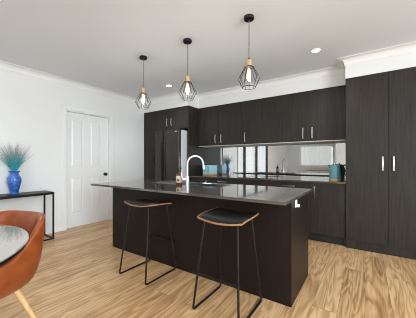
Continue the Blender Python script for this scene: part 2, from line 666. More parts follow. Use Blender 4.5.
wn = struct('window_2', frame_y(YR - 0.10, YR + 0.005, WX0, WX1, WZ0, WZ1, 0.04, (-2.48,)), M['trim'])
LOCW[wn.name] = Matrix.Identity(4)
MB().box(WX0 + 0.04, WX1 - 0.04, YR - 0.062, YR - 0.056, WZ0 + 0.04, WZ1 - 0.04).build('window_pane', M['glass'], wn)
cu = curtain(WX0 + 0.02, YR + 0.06, WX1 - 0.10, YR + 0.06, WZ0 + 0.02, WZ1 + 0.02, 0.024, 0.24).build('net_curtain', M['sheer'], smooth=180)
tag(cu, 'white net curtain across the window reflected in the splashback', 'curtain')
mb = MB()
mb.tube([(WX0 - 0.05, YR + 0.05, WZ1 + 0.035), (WX1 + 0.05, YR + 0.05, WZ1 + 0.035)], 0.011)
mb.box(WX0 - 0.03, WX0 - 0.01, YR, YR + 0.05, WZ1 + 0.025, WZ1 + 0.045)
mb.box(WX1 + 0.01, WX1 + 0.03, YR, YR + 0.05, WZ1 + 0.025, WZ1 + 0.045)
o = mb.build('curtain_rod', M['trim'])
tag(o, 'slim white curtain rod over the reflected window', 'curtain rod')

# ---- unseen sliding glass doors, added for the daylight lamps to shine through
d2 = struct('unseen_door_2', frame_x(XR + 0.02, XR + 0.10, RY0, RY1, 0.001, 2.2, 0.05, (-0.2,)), M['trim'])
LOCW[d2.name] = Matrix.Identity(4)
MB().box(XR + 0.055, XR + 0.061, RY0 + 0.05, RY1 - 0.05, 0.05, 2.15).build('door_pane', M['glass'], d2)
d3 = struct('unseen_door_3', frame_y(-5.095, -5.015, -0.45, 2.25, 0.001, 2.2, 0.05, (0.9,)), M['trim'])
LOCW[d3.name] = Matrix.Identity(4)
MB().box(-0.40, 2.20, -5.060, -5.054, 0.05, 2.15).build('door_pane', M['glass'], d3)


# ------------------------------------------------------------------ joinery helpers
def bow_handle(parent, x, y, z0, z1, mat=None):
    """Flat bowed vertical pull on a face at y, facing -y."""
    mb = MB()
    rows = []
    m = 8
    for i in range(m + 1):
        t = i / m
        z = z0 + (z1 - z0) * t
        out = 0.016 + 0.011 * math.sin(PI * t)
        ww = 0.0085
        rows.append([(x - ww, y - out, z), (x + ww, y - out, z), (x + ww, y - out + 0.007, z), (x - ww, y - out + 0.007, z)])
    mb.grid(rows, closed_v=True, cap=True)
    for z in (z0 + 0.008, z1 - 0.008):
        mb.box(x - 0.006, x + 0.006, y - 0.013, y + 0.0005, z - 0.006, z + 0.006)
    return mb.build('handle', mat or M['steel'], parent, smooth=40)


def bar_handle(parent, x0, x1, y, z):
    mb = MB()
    rows = []
    m = 8
    for i in range(m + 1):
        t = i / m
        x = x0 + (x1 - x0) * t
        out = 0.016 + 0.011 * math.sin(PI * t)
        rows.append([(x, y - out, z - 0.010), (x, y - out, z + 0.010), (x, y - out + 0.007, z + 0.010), (x, y - out + 0.007, z - 0.010)])
    mb.grid(rows, closed_v=True, cap=True)
    for x in (x0 + 0.008, x1 - 0.008):
        mb.box(x - 0.006, x + 0.006, y - 0.013, y + 0.0005, z - 0.006, z + 0.006)
    return mb.build('handle', M['steel'], parent, smooth=40)


def door_front(parent, x0, x1, y, z0, z1, name='door', mat=None):
    g = 0.0018
    return MB().box(x0 + g, x1 - g, y, y + 0.018, z0 + g, z1 - g, 0.0012).build(name, mat or M['lam'], parent)


TOP = 2.327

# ---- tall broom cupboard at the left wall
t = thing('tall_cupboard', 'narrow dark tall cupboard between the left wall and the fridge', 'cupboard', (-4.107, 3.98, 0))
MB().box(-4.297, -3.92, YF + 0.020, YB - 0.002, 0.10, TOP).build('body', M['lam'], t)
MB().box(-4.297, -3.92, YF + 0.055, YB - 0.002, 0.001, 0.10).build('kickboard', M['kick'], t)
d = door_front(t, -4.297, -3.918, YF, 0.10, TOP)
MB().box(-3.946, -3.934, YF - 0.012, YF + 0.0005, 1.17, 1.29, 0.002).build('handle', M['blackmetal'], d)

# ---- overhead cupboard above the fridge, on its side panel
t = thing('overhead_cupboard', 'dark two-door cupboard above the fridge with paired steel handles', 'cupboard', (-3.45, 3.98, 1.875))
MB().box(-3.916, XA - 0.021, YF + 0.020, YB - 0.002, 1.875, TOP).build('body', M['lam'], t)
for x0, x1, hx in ((-3.918, -3.4805, -3.545), (-3.4805, XA - 0.020, -3.418)):
    d = door_front(t, x0, x1, YF, 1.875, TOP)
    bow_handle(d, hx, YF, 1.955, 2.115)
MB().box(XA - 0.019, XA, YF, YB - 0.002, 0.001, TOP, 0.001).build('side_panel', M['lam'], t)


# ---- pantry
t = thing('pantry_cupboard', 'wide dark pantry cupboard with tall double doors at the right', 'cupboard', (0.245, 4.0, 0))
MB().box(XP + 0.002, 0.712, YP + 0.0, YB - 0.002, 0.122, TOP).build('body', M['lam'], t)
MB().box(XP + 0.002, 0.712, YP, YB - 0.002, 0.001, 0.120).build('kickboard', M['lam'], t)
for x0, x1, hx in ((XP + 0.005, 0.247, 0.187), (0.247, 0.712, 0.297)):
    d = door_front(t, x0, x1, YP - 0.019, 0.122, TOP)
    bow_handle(d, hx, YP - 0.019, 1.070, 1.250)


# ---- wall cupboards
def wall_unit(name, label, x0, x1, doors):
    t = thing(name, label, 'cupboard', ((x0 + x1) / 2, 4.15, 1.505), 0, 'wall cupboards above the splashback')
    MB().box(x0 + 0.001, x1 - 0.001, YU + 0.019, YB - 0.012, 1.519, TOP).build('body', M['lam'], t)
    o = MB().box(x0 + 0.0012, x1 - 0.0012, YU + 0.004, YB - 0.012, 1.504, 1.518).build('base_board', M['cream'], t)
    o['label'] = 'pale base board'
    for a, b_, hx in doors:
        d = door_front(t, a, b_, YU, 1.515, TOP)
        if hx is not None:
            bow_handle(d, hx, YU, 1.560, 1.735)
    return t


wall_unit('wall_cupboard', 'double wall cupboard next to the fridge tower, above the toaster', -2.957, -1.931, ((-2.957, -2.450, -2.525), (-2.450, -1.931, -2.388)))
wall_unit('wall_cupboard', 'wall cupboard in the middle of the row, with a single handle', -1.931, -1.299, ((-1.931, -1.299, -1.868),))
wall_unit('wall_cupboard', 'double wall cupboard beside the pantry, above the kettle', -1.299, XP - 0.004, ((-1.299, -0.761, -0.838), (-0.761, XP - 0.004, -0.698)))

# ---- base cupboards along the back wall
YC = 3.722


def base_unit(name, label, cat, x0, x1, fronts):
    t = thing(name, label, cat, ((x0 + x1) / 2, 4.0, 0), 0, 'base cupboards under the back worktop')
    MB().box(x0 + 0.001, x1 - 0.001, YC + 0.019, YB - 0.012, 0.122, 0.876).build('body', M['lam'], t)
    MB().box(x0 + 0.001, x1 - 0.001, YC + 0.060, YB - 0.012, 0.001, 0.1215).build('kickboard', M['kick'], t)
    for kind, a, b_, z0, z1, h in fronts:
        d = door_front(t, a, b_, YC, z0, z1, kind)
        if kind == 'drawer':
            c = (a + b_) / 2
            bar_handle(d, c - 0.094, c + 0.094, YC, h)
        elif kind == 'door':
            bow_handle(d, h, YC, 0.640, 0.820)
    return t


base_unit('base_cupboard', 'dark single-door base cupboard next to the fridge tower', 'cupboard', -2.957, -2.50, (('door', -2.957, -2.50, 0.122, 0.874, -2.56),))
base_unit('drawer_unit', 'dark bank of three drawers under the toaster side of the back worktop', 'drawers', -2.50, -1.90,
          (('drawer', -2.50, -1.90, 0.70, 0.874, 0.815), ('drawer', -2.50, -1.90, 0.41, 0.70, 0.64), ('drawer', -2.50, -1.90, 0.122, 0.41, 0.35)))
t = base_unit('oven', 'black built-in oven under the cooktop', 'oven', -1.90, -1.30, (('oven_panel', -1.90, -1.30, 0.76, 0.874, 0), ('drawer_panel', -1.90, -1.30, 0.122, 0.26, 0)))
od = MB().box(-1.897, -1.303, YC - 0.004, YC + 0.018, 0.263, 0.757, 0.003).build('oven_door', M['blackglass'], t)
MB().tube([(-1.85, YC - 0.004, 0.72), (-1.85, YC - 0.03, 0.72), (-1.35, YC - 0.03, 0.72), (-1.35, YC - 0.004, 0.72)], 0.007).build('handle', M['steel'], od, smooth=50)
base_unit('drawer_unit', 'dark bank of three drawers between the cooktop and the kettle end', 'drawers', -1.30, -0.685,
          (('drawer', -1.30, -0.685, 0.70, 0.874, 0.808), ('drawer', -1.30, -0.685, 0.41, 0.70, 0.64), ('drawer', -1.30, -0.685, 0.122, 0.41, 0.35)))
base_unit('base_cupboard', 'dark single-door base cupboard below the kettle, against the pantry', 'cupboard', -0.685, XP, (('door', -0.685, XP, 0.122, 0.874, -0.617),))

o = MB().box(XA + 0.001, XP + 0.001, YC - 0.022, YB - 0.011, 0.877, 0.900, 0.002).build('back_worktop', M['stone'])
tag(o, 'long dark grey stone worktop along the mirrored splashback', 'worktop')
o = MB().box(XA + 0.001, XP + 0.0005, YB - 0.008, YB - 0.001, 0.9005, 1.5035).build('splashback', M['mirror'])
tag(o, 'grey mirrored splashback between the back worktop and wall cupboards', 'splashback')
t = thing('cooktop', 'black glass cooktop let into the back worktop', 'cooktop', (-1.60, 3.98, 0.9))
MB().box(-1.89, -1.31, 3.745, 4.235, 0.9006, 0.906, 0.002).build('glass_top', M['blackglass'], t)
for cx, cy, r in ((-1.74, 3.87, 0.09), (-1.46, 3.87, 0.075), (-1.74, 4.11, 0.075), (-1.46, 4.11, 0.09)):
    pts = [(cx + r * math.cos(2 * PI * k / 28), cy + r * math.sin(2 * PI * k / 28), 0.9062) for k in range(28)]
    MB().tube(pts, 0.0012, 5, closed=True).build('ring_mark', M['steel'], t)

# ---- fridge
FX0, FX1, FYF = -3.685, -3.02, 3.44
t = thing('fridge', 'dark two-door fridge with a bright steel side, below the overhead cupboard', 'fridge', (-3.35, 3.83, 0))
MB().box(FX0 + 0.003, FX1 - 0.002, FYF + 0.072, 4.24, 0.03, 1.822, 0.006).build('body', M['steel'], t, smooth=40)
for x0, x1 in ((FX0, -3.472), (-3.428, FX1)):
    d = MB().box(x0, x1, FYF, FYF + 0.066, 0.07, 1.832, 0.006).build('door', M['fridge'], t, smooth=40)
    hx = x1 - 0.014 if x0 == FX0 else x0 + 0.014
    MB().box(hx - 0.006, hx + 0.006, FYF - 0.022, FYF - 0.012, 0.75, 1.60, 0.002).build('handle', M['blackmetal'], d)
    if x0 != FX0:
        o = MB().box(-3.13, -3.06, FYF - 0.0012, FYF + 0.0005, 1.780, 1.796).build('badge', M['chrome'], d)
        MB().box(-3.42, -3.385, FYF - 0.018, FYF + 0.0005, 1.068, 1.092, 0.003).build('dispenser_button', M['blackmetal'], d)
o = MB().box(FX1 - 0.0021, FX1 - 0.0005, FYF + 0.001, 4.238, 0.035, 1.82).build('side_skin', M['fridgeside'], t)
MB().box(FX0 + 0.02, FX1 - 0.02, FYF + 0.09, FYF + 0.11, 0.001, 0.028).build('foot', M['kick'], t)
MB().box(FX0 + 0.02, FX1 - 0.02, 4.18, 4.22, 0.001, 0.028).build('foot', M['kick'], t)

# ------------------------------------------------------------------ island
IX0, IX1, IY0, IY1 = -2.917, -0.493, 1.931, 2.60
t = thing('kitchen_island', 'long espresso-dark kitchen island standing on the oak floor', 'island', ((IX0 + IX1) / 2, 2.27, 0))
MB().box(IX0, IX1 - 0.0195, IY0 + 0.0005, IY0 + 0.018, 0.001, 0.8595, 0.001).build('front_panel', M['lam_island'], t)
MB().box(IX1 - 0.019, IX1, IY0, IY1, 0.001, 0.8595, 0.001).build('end_panel', M['lam_island'], t)
MB().box(IX0, IX0 + 0.018, IY0 + 0.0185, IY1, 0.001, 0.8595, 0.001).build('end_panel', M['lam_island'], t)
MB().box(IX0 + 0.0185, IX1 - 0.0195, IY0 + 0.0185, IY1 - 0.0205, 0.10, 0.70).build('carcass', M['lam_island'], t)
MB().box(IX0 + 0.0185, IX1 - 0.0195, IY1 - 0.07, IY1 - 0.055, 0.001, 0.099).build('kickboard', M['kick'], t)
ww = (IX1 - IX0 - 0.039) / 4
for k in range(4):
    x0 = IX0 + 0.019 + ww * k
    d = MB().box(x0 + 0.002, x0 + ww - 0.002, IY1 - 0.019, IY1 - 0.001, 0.102, 0.857, 0.001).build('door', M['lam_island'], t)
    hx = x0 + (ww - 0.06 if k % 2 == 0 else 0.06)
    MB().box(hx - 0.009, hx + 0.009, IY1 + 0.012, IY1 + 0.022, 0.64, 0.82, 0.003).box(hx - 0.005, hx + 0.005, IY1 - 0.0015, IY1 + 0.013, 0.65, 0.662).box(hx - 0.005, hx + 0.005, IY1 - 0.0015, IY1 + 0.013, 0.80, 0.812).build('handle', M['steel'], d)

# worktop with a cut-out for the sink
TX0, TX1, TY0, TY1, TZ0, TZ1 = -3.105, -0.480, 1.722, 2.745, 0.860, 0.885
SX0, SX1, SY0, SY1 = -2.52, -1.415, 2.30, 2.655
mb = MB()
b = mb.b
xs = [TX0, SX0 + 0.012, SX1 - 0.012, TX1]
yy = [TY0, SY0 + 0.012, SY1 - 0.012, TY1]
for z in (TZ0, TZ1):
    V = [[b.verts.new((x, y, z)) for y in yy] for x in xs]
    for i in range(3):
        for j in range(3):
            if (i, j) != (1, 1):
                b.faces.new((V[i][j], V[i + 1][j], V[i + 1][j + 1], V[i][j + 1]))
    if z == TZ0:
        V0 = V
out = [(0, 0), (1, 0), (2, 0), (3, 0), (3, 1), (3, 2), (3, 3), (2, 3), (1, 3), (0, 3), (0, 2), (0, 1)]
for loop in (out, [(1, 1), (2, 1), (2, 2), (1, 2)]):
    for k in range(len(loop)):
        a, c = loop[k], loop[(k + 1) % len(loop)]
        b.faces.new((V0[a[0]][a[1]], V0[c[0]][c[1]], V[c[0]][c[1]], V[a[0]][a[1]]))
o = mb.build('island_worktop', M['stone'])
tag(o, 'dark polished stone worktop overhanging the kitchen island', 'worktop')
bv = o.modifiers.new('edge', 'BEVEL')
bv.width = 0.002
bv.segments = 2
bv.limit_method = 'ANGLE'

t = thing('sink', 'stainless steel sink with drainer set in the island worktop', 'sink', ((SX0 + SX1) / 2, (SY0 + SY1) / 2, TZ1))
mb = MB()
b = mb.b


def tray(mb, x0, x1, y0, y1, depth, zt, r=0.03):
    loops = []
    for ins, dz in ((0.0, 0.0), (0.006, -0.004), (0.010, -depth + 0.02), (0.03, -depth), (0.06, -depth - 0.002)):
        loops.append([(x0 + ins, y0 + ins, zt + dz), (x1 - ins, y0 + ins, zt + dz), (x1 - ins, y1 - ins, zt + dz), (x0 + ins, y1 - ins, zt + dz)])
    mb.grid(loops, closed_v=True)
    mb.b.faces.new(list(mb.b.verts)[-4:])


ZS = TZ1 + 0.003
bx0, bx1, by0, by1 = -1.95, SX1 - 0.02, SY0 + 0.02, SY1 - 0.02
mb = MB()
b = mb.b
xs = [SX0, SX0 + 0.04, -1.99, bx0, bx1, SX1]
yy = [SY0, by0, by1, SY1]
V = [[b.verts.new((x, y, ZS)) for y in yy] for x in xs]
for i in range(5):
    for j in range(3):
        if not (j == 1 and i in (1, 3)):
            b.faces.new((V[i][j], V[i + 1][j], V[i + 1][j + 1], V[i][j + 1]))
oo = [(0, 0)] + [(i, 0) for i in range(1, 6)] + [(5, 1), (5, 2), (5, 3)] + [(i, 3) for i in range(4, -1, -1)] + [(0, 2), (0, 1)]
W = [b.verts.new((V[i][j].co.x, V[i][j].co.y, TZ1 + 0.0004)) for i, j in oo]
for k in range(len(oo)):
    k2 = (k + 1) % len(oo)
    b.faces.new((V[oo[k][0]][oo[k][1]], V[oo[k2][0]][oo[k2][1]], W[k2], W[k]))
mb.build('rim', M['sinksteel'], t)
mb = MB()
tray(mb, bx0, bx1, by0, by1, 0.16, ZS - 0.0002)
mb.build('bowl', M['sinksteel'], t)
mb = MB()
tray(mb, SX0 + 0.04, -1.99, by0, by1, 0.012, ZS - 0.0002)
for k in range(7):
    y = by0 + 0.05 + k * 0.031
    mb.tube([(SX0 + 0.09, y, ZS - 0.011), (-2.04, y, ZS - 0.011)], 0.004, 6)
mb.build('drainer', M['sinksteel'], t)
MB().lathe([(0.001, ZS - 0.160), (0.036, ZS - 0.160), (0.040, ZS - 0.157), (0.040, ZS - 0.1615), (0.001, ZS - 0.1616)], (bx0 + bx1) / 2, (by0 + by1) / 2).build('drain', M['chrome'], t, smooth=40)

# tap
tx, ty = -1.842, 2.258
dv = Vector((0.72, 0.69, 0)).normalized()
t = thing('kitchen_tap', 'tall brushed gooseneck tap arching over the island sink', 'tap', (tx, ty, TZ1))
MB().lathe([(0.001, TZ1 + 0.0005), (0.027, TZ1 + 0.0005), (0.027, TZ1 + 0.006), (0.022, TZ1 + 0.009), (0.022, TZ1 + 0.115), (0.019, TZ1 + 0.122), (0.001, TZ1 + 0.1225)], tx, ty).build('body', M['nickel'], t, smooth=40)
pts = [Vector((tx, ty, TZ1 + 0.12)), Vector((tx, ty, TZ1 + 0.20)), Vector((tx, ty, TZ1 + 0.265))]
R_ = 0.100
cc = Vector((tx, ty, TZ1 + 0.27)) + dv * R_
pts += arc(cc, R_, PI, 0.12, 16, dv, (0, 0, 1))
end = pts[-1]
pts.append(end + Vector((0, 0, -0.035)) + dv * 0.004)
MB().tube(pts, 0.0115, 12).build('spout', M['nickel'], t, smooth=50)
e2 = pts[-1]
MB().tube([e2 + Vector((0, 0, 0.006)), e2 + Vector((0, 0, -0.045)) + dv * 0.006], 0.0145, 12).build('spray_head', M['nickel'], t, smooth=50)
lv = Vector((-0.86, -0.5, 0)).normalized()
base = Vector((tx, ty, TZ1 + 0.075))
mb = MB().tube([base + lv * 0.018, base + lv * 0.060], 0.019, 12)
mb.tube([base + lv * 0.052, base + lv * 0.066 + Vector((0, 0, 0.02)), base + lv * 0.078 + Vector((0, 0, 0.085))], 0.009, 8)
mb.build('lever', M['nickel'], t, smooth=50)

# soap bottle
sx, sy = -1.982, 2.262
t = thing('soap_bottle', 'amber pump bottle with a peach label beside the tap', 'bottle', (sx, sy, TZ1))
z = TZ1 + 0.0006
MB().lathe([(0.001, z), (0.036, z), (0.039, z + 0.006), (0.039, z + 0.125), (0.033, z + 0.142), (0.018, z + 0.155), (0.014, z + 0.160), (0.014, z + 0.172), (0.001, z + 0.1725)], sx, sy).build('body', M['amber'], t, smooth=40)
MB().lathe([(0.0395, z + 0.032), (0.0399, z + 0.033), (0.0399, z + 0.118), (0.0395, z + 0.119)], sx, sy, 28, cap=False).build('label_sleeve', M['label'], t, smooth=40)


def patch(a0, a1, z0, z1, r):
    m = 6
    rows = [[(sx + r * math.cos(a0 + (a1 - a0) * i / m), sy + r * math.sin(a0 + (a1 - a0) * i / m), zz) for i in range(m + 1)] for zz in (z0, z1)]
    return MB().grid(rows)


ac = math.atan2(-sy, -sx)
patch(ac - 0.95, ac - 0.05, z + 0.036, z + 0.110, 0.0403).build('label_print', M['labelwhite'], t)
patch(ac - 0.75, ac - 0.05, z + 0.045, z + 0.080, 0.0407).build('label_print', M['labelgreen'], t)
mb = MB().lathe([(0.016, z + 0.168), (0.016, z + 0.185), (0.006, z + 0.187), (0.005, z + 0.212), (0.012, z + 0.213), (0.012, z + 0.222), (0.001, z + 0.2225)], sx, sy, 16)
mb.tube([(sx, sy, z + 0.218), (sx + 0.03, sy + 0.01, z + 0.218), (sx + 0.038, sy + 0.013, z + 0.210)], 0.004, 8)
mb.build('pump', M['blackmetal'], t, smooth=40)

# power outlet on the end panel
t = thing('power_outlet', 'white power outlet on the right end panel of the island', 'outlet', (IX1, 2.065, 0.80))
MB().box(IX1 + 0.0005, IX1 + 0.010, 2.040, 2.088, 0.792, 0.856, 0.004, 3).build('plate', M['plastic'], t, smooth=40)
MB().box(IX1 + 0.0095, IX1 + 0.034, 2.048, 2.080, 0.796, 0.820, 0.006, 3).build('plug', M['plastic'], t, smooth=40)
MB().box(IX1 + 0.0095, IX1 + 0.013, 2.056, 2.072, 0.836, 0.848, 0.002).build('switch', M['plastic'], t)


# ------------------------------------------------------------------ bar stools
def make_stool(label):
    t = thing('bar_stool', label, 'stool', (0, 0, 0), 0, 'bar stools at the island')
    hw, hd, th = 0.212, 0.172, 0.012

    def saddle(u, v):
        # u, v in -1..1; raised at both short sides, rolled at the long edges
        return 0.722 + 0.021 * abs(u) ** 2.0 - 0.012 * max(0.0, -v) ** 3 + 0.006 * v

    def outline(u, v):
        # softly rounded rectangle
        k = 1 - 0.05 * v * v
        k2 = 1 - 0.09 * u * u
        return hw * u * k, hd * v * k2
    n1, n2 = 20, 14

    def slab(z_off0, z_off1, s, dome=0.0):
        mb = MB()
        top, bot = [], []
        for i in range(n1 + 1):
            u = -1 + 2 * i / n1
            rt, rb = [], []
            for j in range(n2 + 1):
                v = -1 + 2 * j / n2
                x, y = outline(u * s, v * s)
                edge = (1 - u ** 6) * (1 - v ** 6)
                zz = saddle(u * s, v * s)
                rt.append((x, y, zz + z_off0 + (z_off1 - z_off0) * (edge ** 0.35 if dome else 1.0) + dome * edge))
                rb.append((x, y, zz + z_off0))
            top.append(rt)
            bot.append(rb)
        b = mb.b
        T = [[b.verts.new(p) for p in r] for r in top]
        B = [[b.verts.new(p) for p in r] for r in bot]
        for i in range(n1):
            for j in range(n2):
                b.faces.new((T[i][j], T[i + 1][j], T[i + 1][j + 1], T[i][j + 1]))
                b.faces.new((B[i][j], B[i][j + 1], B[i + 1][j + 1], B[i + 1][j]))
        for i in range(n1):
            for j in (0, n2):
                b.faces.new((T[i][j], T[i + 1][j], B[i + 1][j], B[i][j]))
        for j in range(n2):
            for i in (0, n1):
                b.faces.new((T[i][j], T[i][j + 1], B[i][j + 1], B[i][j]))
        bmesh.ops.remove_doubles(b, verts=b.verts, dist=1e-5)
        return mb
    o = slab(0.0, th, 1.0).build('seat', M['ply'], t, local=True, smooth=40)
    o['label'] = 'walnut ply seat edge'
    o = slab(th + 0.0004, th + 0.010, 0.965, 0.012).build('seat_pad', M['blackpad'], t, local=True, smooth=40)
    o['label'] = 'black leather seat pad'
    r = 0.0088
    for s in (-1, 1):
        xt, xb = s * 0.148, s * 0.201
        zt = 0.720
        fr = [(xt, -0.125, zt), (xb, -0.213, r + 0.0005), (xb, 0.213, r + 0.0005), (xt, 0.125, zt)]
        MB().tube(fillet(fr, 0.028, 6), r, 10).build('leg', M['blackmetal'], t, local=True, smooth=60)
    # footrest across the front and a bearer under the seat
    f = (0.716 - 0.285) / 0.709
    xf = 0.148 + 0.053 * f
    yf = -(0.125 + 0.088 * f)
    MB().tube([(-xf - 0.030, yf - r - 0.0100, 0.300), (xf + 0.022, yf - r - 0.0100, 0.300)], 0.0100, 10).build('footrest', M['blackmetal'], t, local=True, smooth=60)
    for yb in (-0.125, 0.125):
        MB().tube([(-0.15, yb, 0.716), (0.15, yb, 0.716)], 0.006, 8).build('bearer', M['blackmetal'], t, local=True, smooth=60)
    return t


st = make_stool('black-padded sled stool nearest the right end of the island')
st.location = (-0.928, 1.666, 0)
s2 = dup(st, (-1.928, 1.702, 0), PI, 'black-padded sled stool nearer the white door, left along the island')

# ------------------------------------------------------------------ pendant lights
def make_pendant(label):
    t = thing('pendant_light', label, 'pendant light', (0, 0, H), 0, 'wire cage pendants over the island')
    MB().lathe([(0.001, -0.0006), (0.048, -0.0006), (0.050, -0.004), (0.050, -0.024), (0.046, -0.029), (0.010, -0.030), (0.008, -0.040), (0.001, -0.0405)]).build('canopy', M['blackmetal'], t, local=True, smooth=40)
    # two twisted strands
    for s in (0, PI):
        m = 120
        MB().tube([(0.0026 * math.cos(s + i * 0.9), 0.0026 * math.sin(s + i * 0.9), -0.036 - i * (0.384 / m)) for i in range(m + 1)], 0.0026, 6).build('cord', M['cord'], t, local=True, smooth=180)
    MB().lathe([(0.001, -0.405), (0.008, -0.405), (0.011, -0.412), (0.011, -0.424), (0.001, -0.4245)], n=16).build('cord_grip', M['blackmetal'], t, local=True, smooth=40)
    MB().lathe([(0.001, -0.420), (0.022, -0.420), (0.0245, -0.423), (0.0245, -0.488), (0.0235, -0.491), (0.001, -0.4912)], n=24).build('lamp_holder', M['socketwood'], t, local=True, smooth=40)
    c = MB()
    n, wr = 11, 0.0025
    za, zb, zc = -0.494, -0.612, -0.692
    ra, rb, rc = 0.042, 0.104, 0.064
    for k in range(n):
        a = 2 * PI * k / n + 0.2
        h = PI / n
        mid = (rb * math.cos(a), rb * math.sin(a), zb)
        c.tube([(ra * math.cos(a), ra * math.sin(a), za), mid], wr, 6)
        c.tube([mid, (rc * math.cos(a), rc * math.sin(a), zc)], wr, 6)
        a2 = a + 2 * h
    for r_, z_ in ((ra, za), (rc, zc)):
        c.tube([(r_ * math.cos(2 * PI * k / 30), r_ * math.sin(2 * PI * k / 30), z_) for k in range(30)], wr * 1.15, 6, closed=True)
    for k in range(0, n, 3):
        a = 2 * PI * k / n + 0.2
        c.tube([(0.018 * math.cos(a), 0.018 * math.sin(a), za + 0.003), (ra * math.cos(a), ra * math.sin(a), za)], wr, 6)
    c.build('wire_cage', M['blackmetal'], t, local=True, smooth=60)
    pr = [(0.001, -0.493), (0.013, -0.493), (0.013, -0.508), (0.017, -0.522), (0.028, -0.560), (0.0315, -0.590), (0.028, -0.615), (0.016, -0.634), (0.001, -0.640)]
    bu = MB().lathe(pr, n=24).build('bulb', M['bulbglass'], t, local=True, smooth=60)
    f = MB()
    for k in range(6):
        a = 2 * PI * k / 6
        f.tube([(0.004 * math.cos(a), 0.004 * math.sin(a), -0.52), (0.010 * math.cos(a + 0.5), 0.010 * math.sin(a + 0.5), -0.612)], 0.0016, 6)
    f.build('filament', M['filament'], bu, local=True)
    pr2 = [(0.001, -0.505), (0.011, -0.510), (0.021, -0.560), (0.0235, -0.590), (0.019, -0.615), (0.001, -0.626)]
    MB().lathe(pr2, n=20).build('glowing_core', M['bulbcore'], bu, local=True, smooth=180)
    d = bpy.data.lights.new('pendant_lamp', 'POINT')
    d.energy = PENDANT_POWER
    d.color = (1.0, 0.95, 0.88)
    d.shadow_soft_size = 0.03
    lo = bpy.data.objects.new('pendant_lamp', d)
    COL.objects.link(lo)
    lo.parent = t
    lo.location = (0, 0, -0.66)
    return t


pn = make_pendant('wire cage pendant over the right end of the island, nearest of the three')
pn.location = (-0.939, 2.10, H)
dup(pn, (-1.711, 2.10, H), 0.35, 'middle wire cage pendant of the three over the island')
dup(pn, (-2.478, 2.10, H), 0.8, 'wire cage pendant over the far left end of the island')


# downlights
def make_downlight(label):
    t = thing('downlight', label, 'downlight', (0, 0, H), 0, 'recessed ceiling downlights')
    MB().lathe([(0.047, -0.0004), (0.058, -0.0004), (0.060, -0.003), (0.056, -0.006), (0.047, -0.007)], n=32, cap=False).build('trim_ring', M['trim'], t, local=True, smooth=40)
    MB().lathe([(0.001, -0.0010), (0.047, -0.0010), (0.047, -0.0036), (0.001, -0.0040)], n=32).build('diffuser', M['led'], t, local=True, smooth=40)
    d = bpy.data.lights.new('downlight_lamp', 'SPOT')
    d.energy = DL_POWER
    d.color = (0.90, 0.95, 1.0)
    d.spot_size = math.radians(150)
    d.spot_blend = 1.0
    d.shadow_soft_size = 0.06
    lo = bpy.data.objects.new('downlight_lamp', d)
    COL.objects.link(lo)
    lo.parent = t
    lo.location = (0, 0, -0.03)
    return t


dl = make_downlight('round ceiling downlight in front of the wall cupboards by the pantry')
dl.location = (-0.516, 3.205, H)
dup(dl, (-3.016, 3.155, H), None, 'round ceiling downlight in front of the fridge tower')
for i, (x, y) in enumerate(((-3.0, 0.45), (-0.5, 0.45), (1.9, 0.45), (-3.0, -2.3), (-0.5, -2.3), (1.9, -2.3))):  # downlights added out of view to light the room from above
    dup(dl, (x, y, H), None, ('added unseen ceiling downlight above the dining end of the left wall', 'added unseen ceiling downlight above the camera side of the island',
                              'added unseen ceiling downlight nearest the sliding door', 'added unseen ceiling downlight in front of the sheer curtain',
                              'added unseen ceiling downlight in the middle of the rear living space', 'added unseen ceiling downlight in the rear right of the room')[i])

# ------------------------------------------------------------------ left wall furniture
CX0, CX1, CY0, CY1, CZ = -4.282, -3.950, 0.20, 1.622, 0.722
t = thing('console_table', 'slim black metal console table against the left wall', 'console table', (-4.12, 0.91, 0))
MB().box(CX0, CX1, CY0, CY1, CZ - 0.012, CZ, 0.001).build('table_top', M['blackmetal'], t)
w2 = 0.020
for x in (CX0, CX1 - w2):
    for y in (CY0, CY1 - w2):
        MB().box(x, x + w2, y, y + w2, 0.0215, CZ - 0.0365).build('leg', M['blackmetal'], t)
for zz in (0.001, CZ - 0.036):
    for x in (CX0, CX1 - w2):
        MB().box(x, x + w2, CY0, CY1, zz, zz + w2 + (0.003 if zz > 0.1 else 0)).build('rail', M['blackmetal'], t)
    for y in (CY0, CY1 - w2):
        MB().box(CX0 + w2 + 0.0002, CX1 - w2 - 0.0002, y, y + w2, zz, zz + w2).build('rail', M['blackmetal'], t)

vx, vy = -4.155, 1.19
t = thing('vase', 'cobalt blue glazed vase on the console table', 'vase', (vx, vy, CZ))
z = CZ + 0.0006
pr = [(0.001, z), (0.048, z), (0.051, z + 0.005), (0.049, z + 0.018), (0.054, z + 0.045), (0.066, z + 0.095), (0.078, z + 0.150), (0.084, z + 0.190), (0.083, z + 0.215), (0.074, z + 0.248),
      (0.056, z + 0.268), (0.050, z + 0.285), (0.053, z + 0.305), (0.066, z + 0.322), (0.071, z + 0.328), (0.068, z + 0.331), (0.054, z + 0.318), (0.043, z + 0.300), (0.043, z + 0.270), (0.001, z + 0.262)]
MB().lathe(pr, vx, vy, 32).build('body', M['vase'], t, smooth=60)
GZ0 = CZ + 0.272
t = thing('dyed_grass', 'spray of teal-dyed dried grass standing in the blue vase', 'dried grass', (vx, vy, GZ0))
g = MB()
rg = random.Random(3)


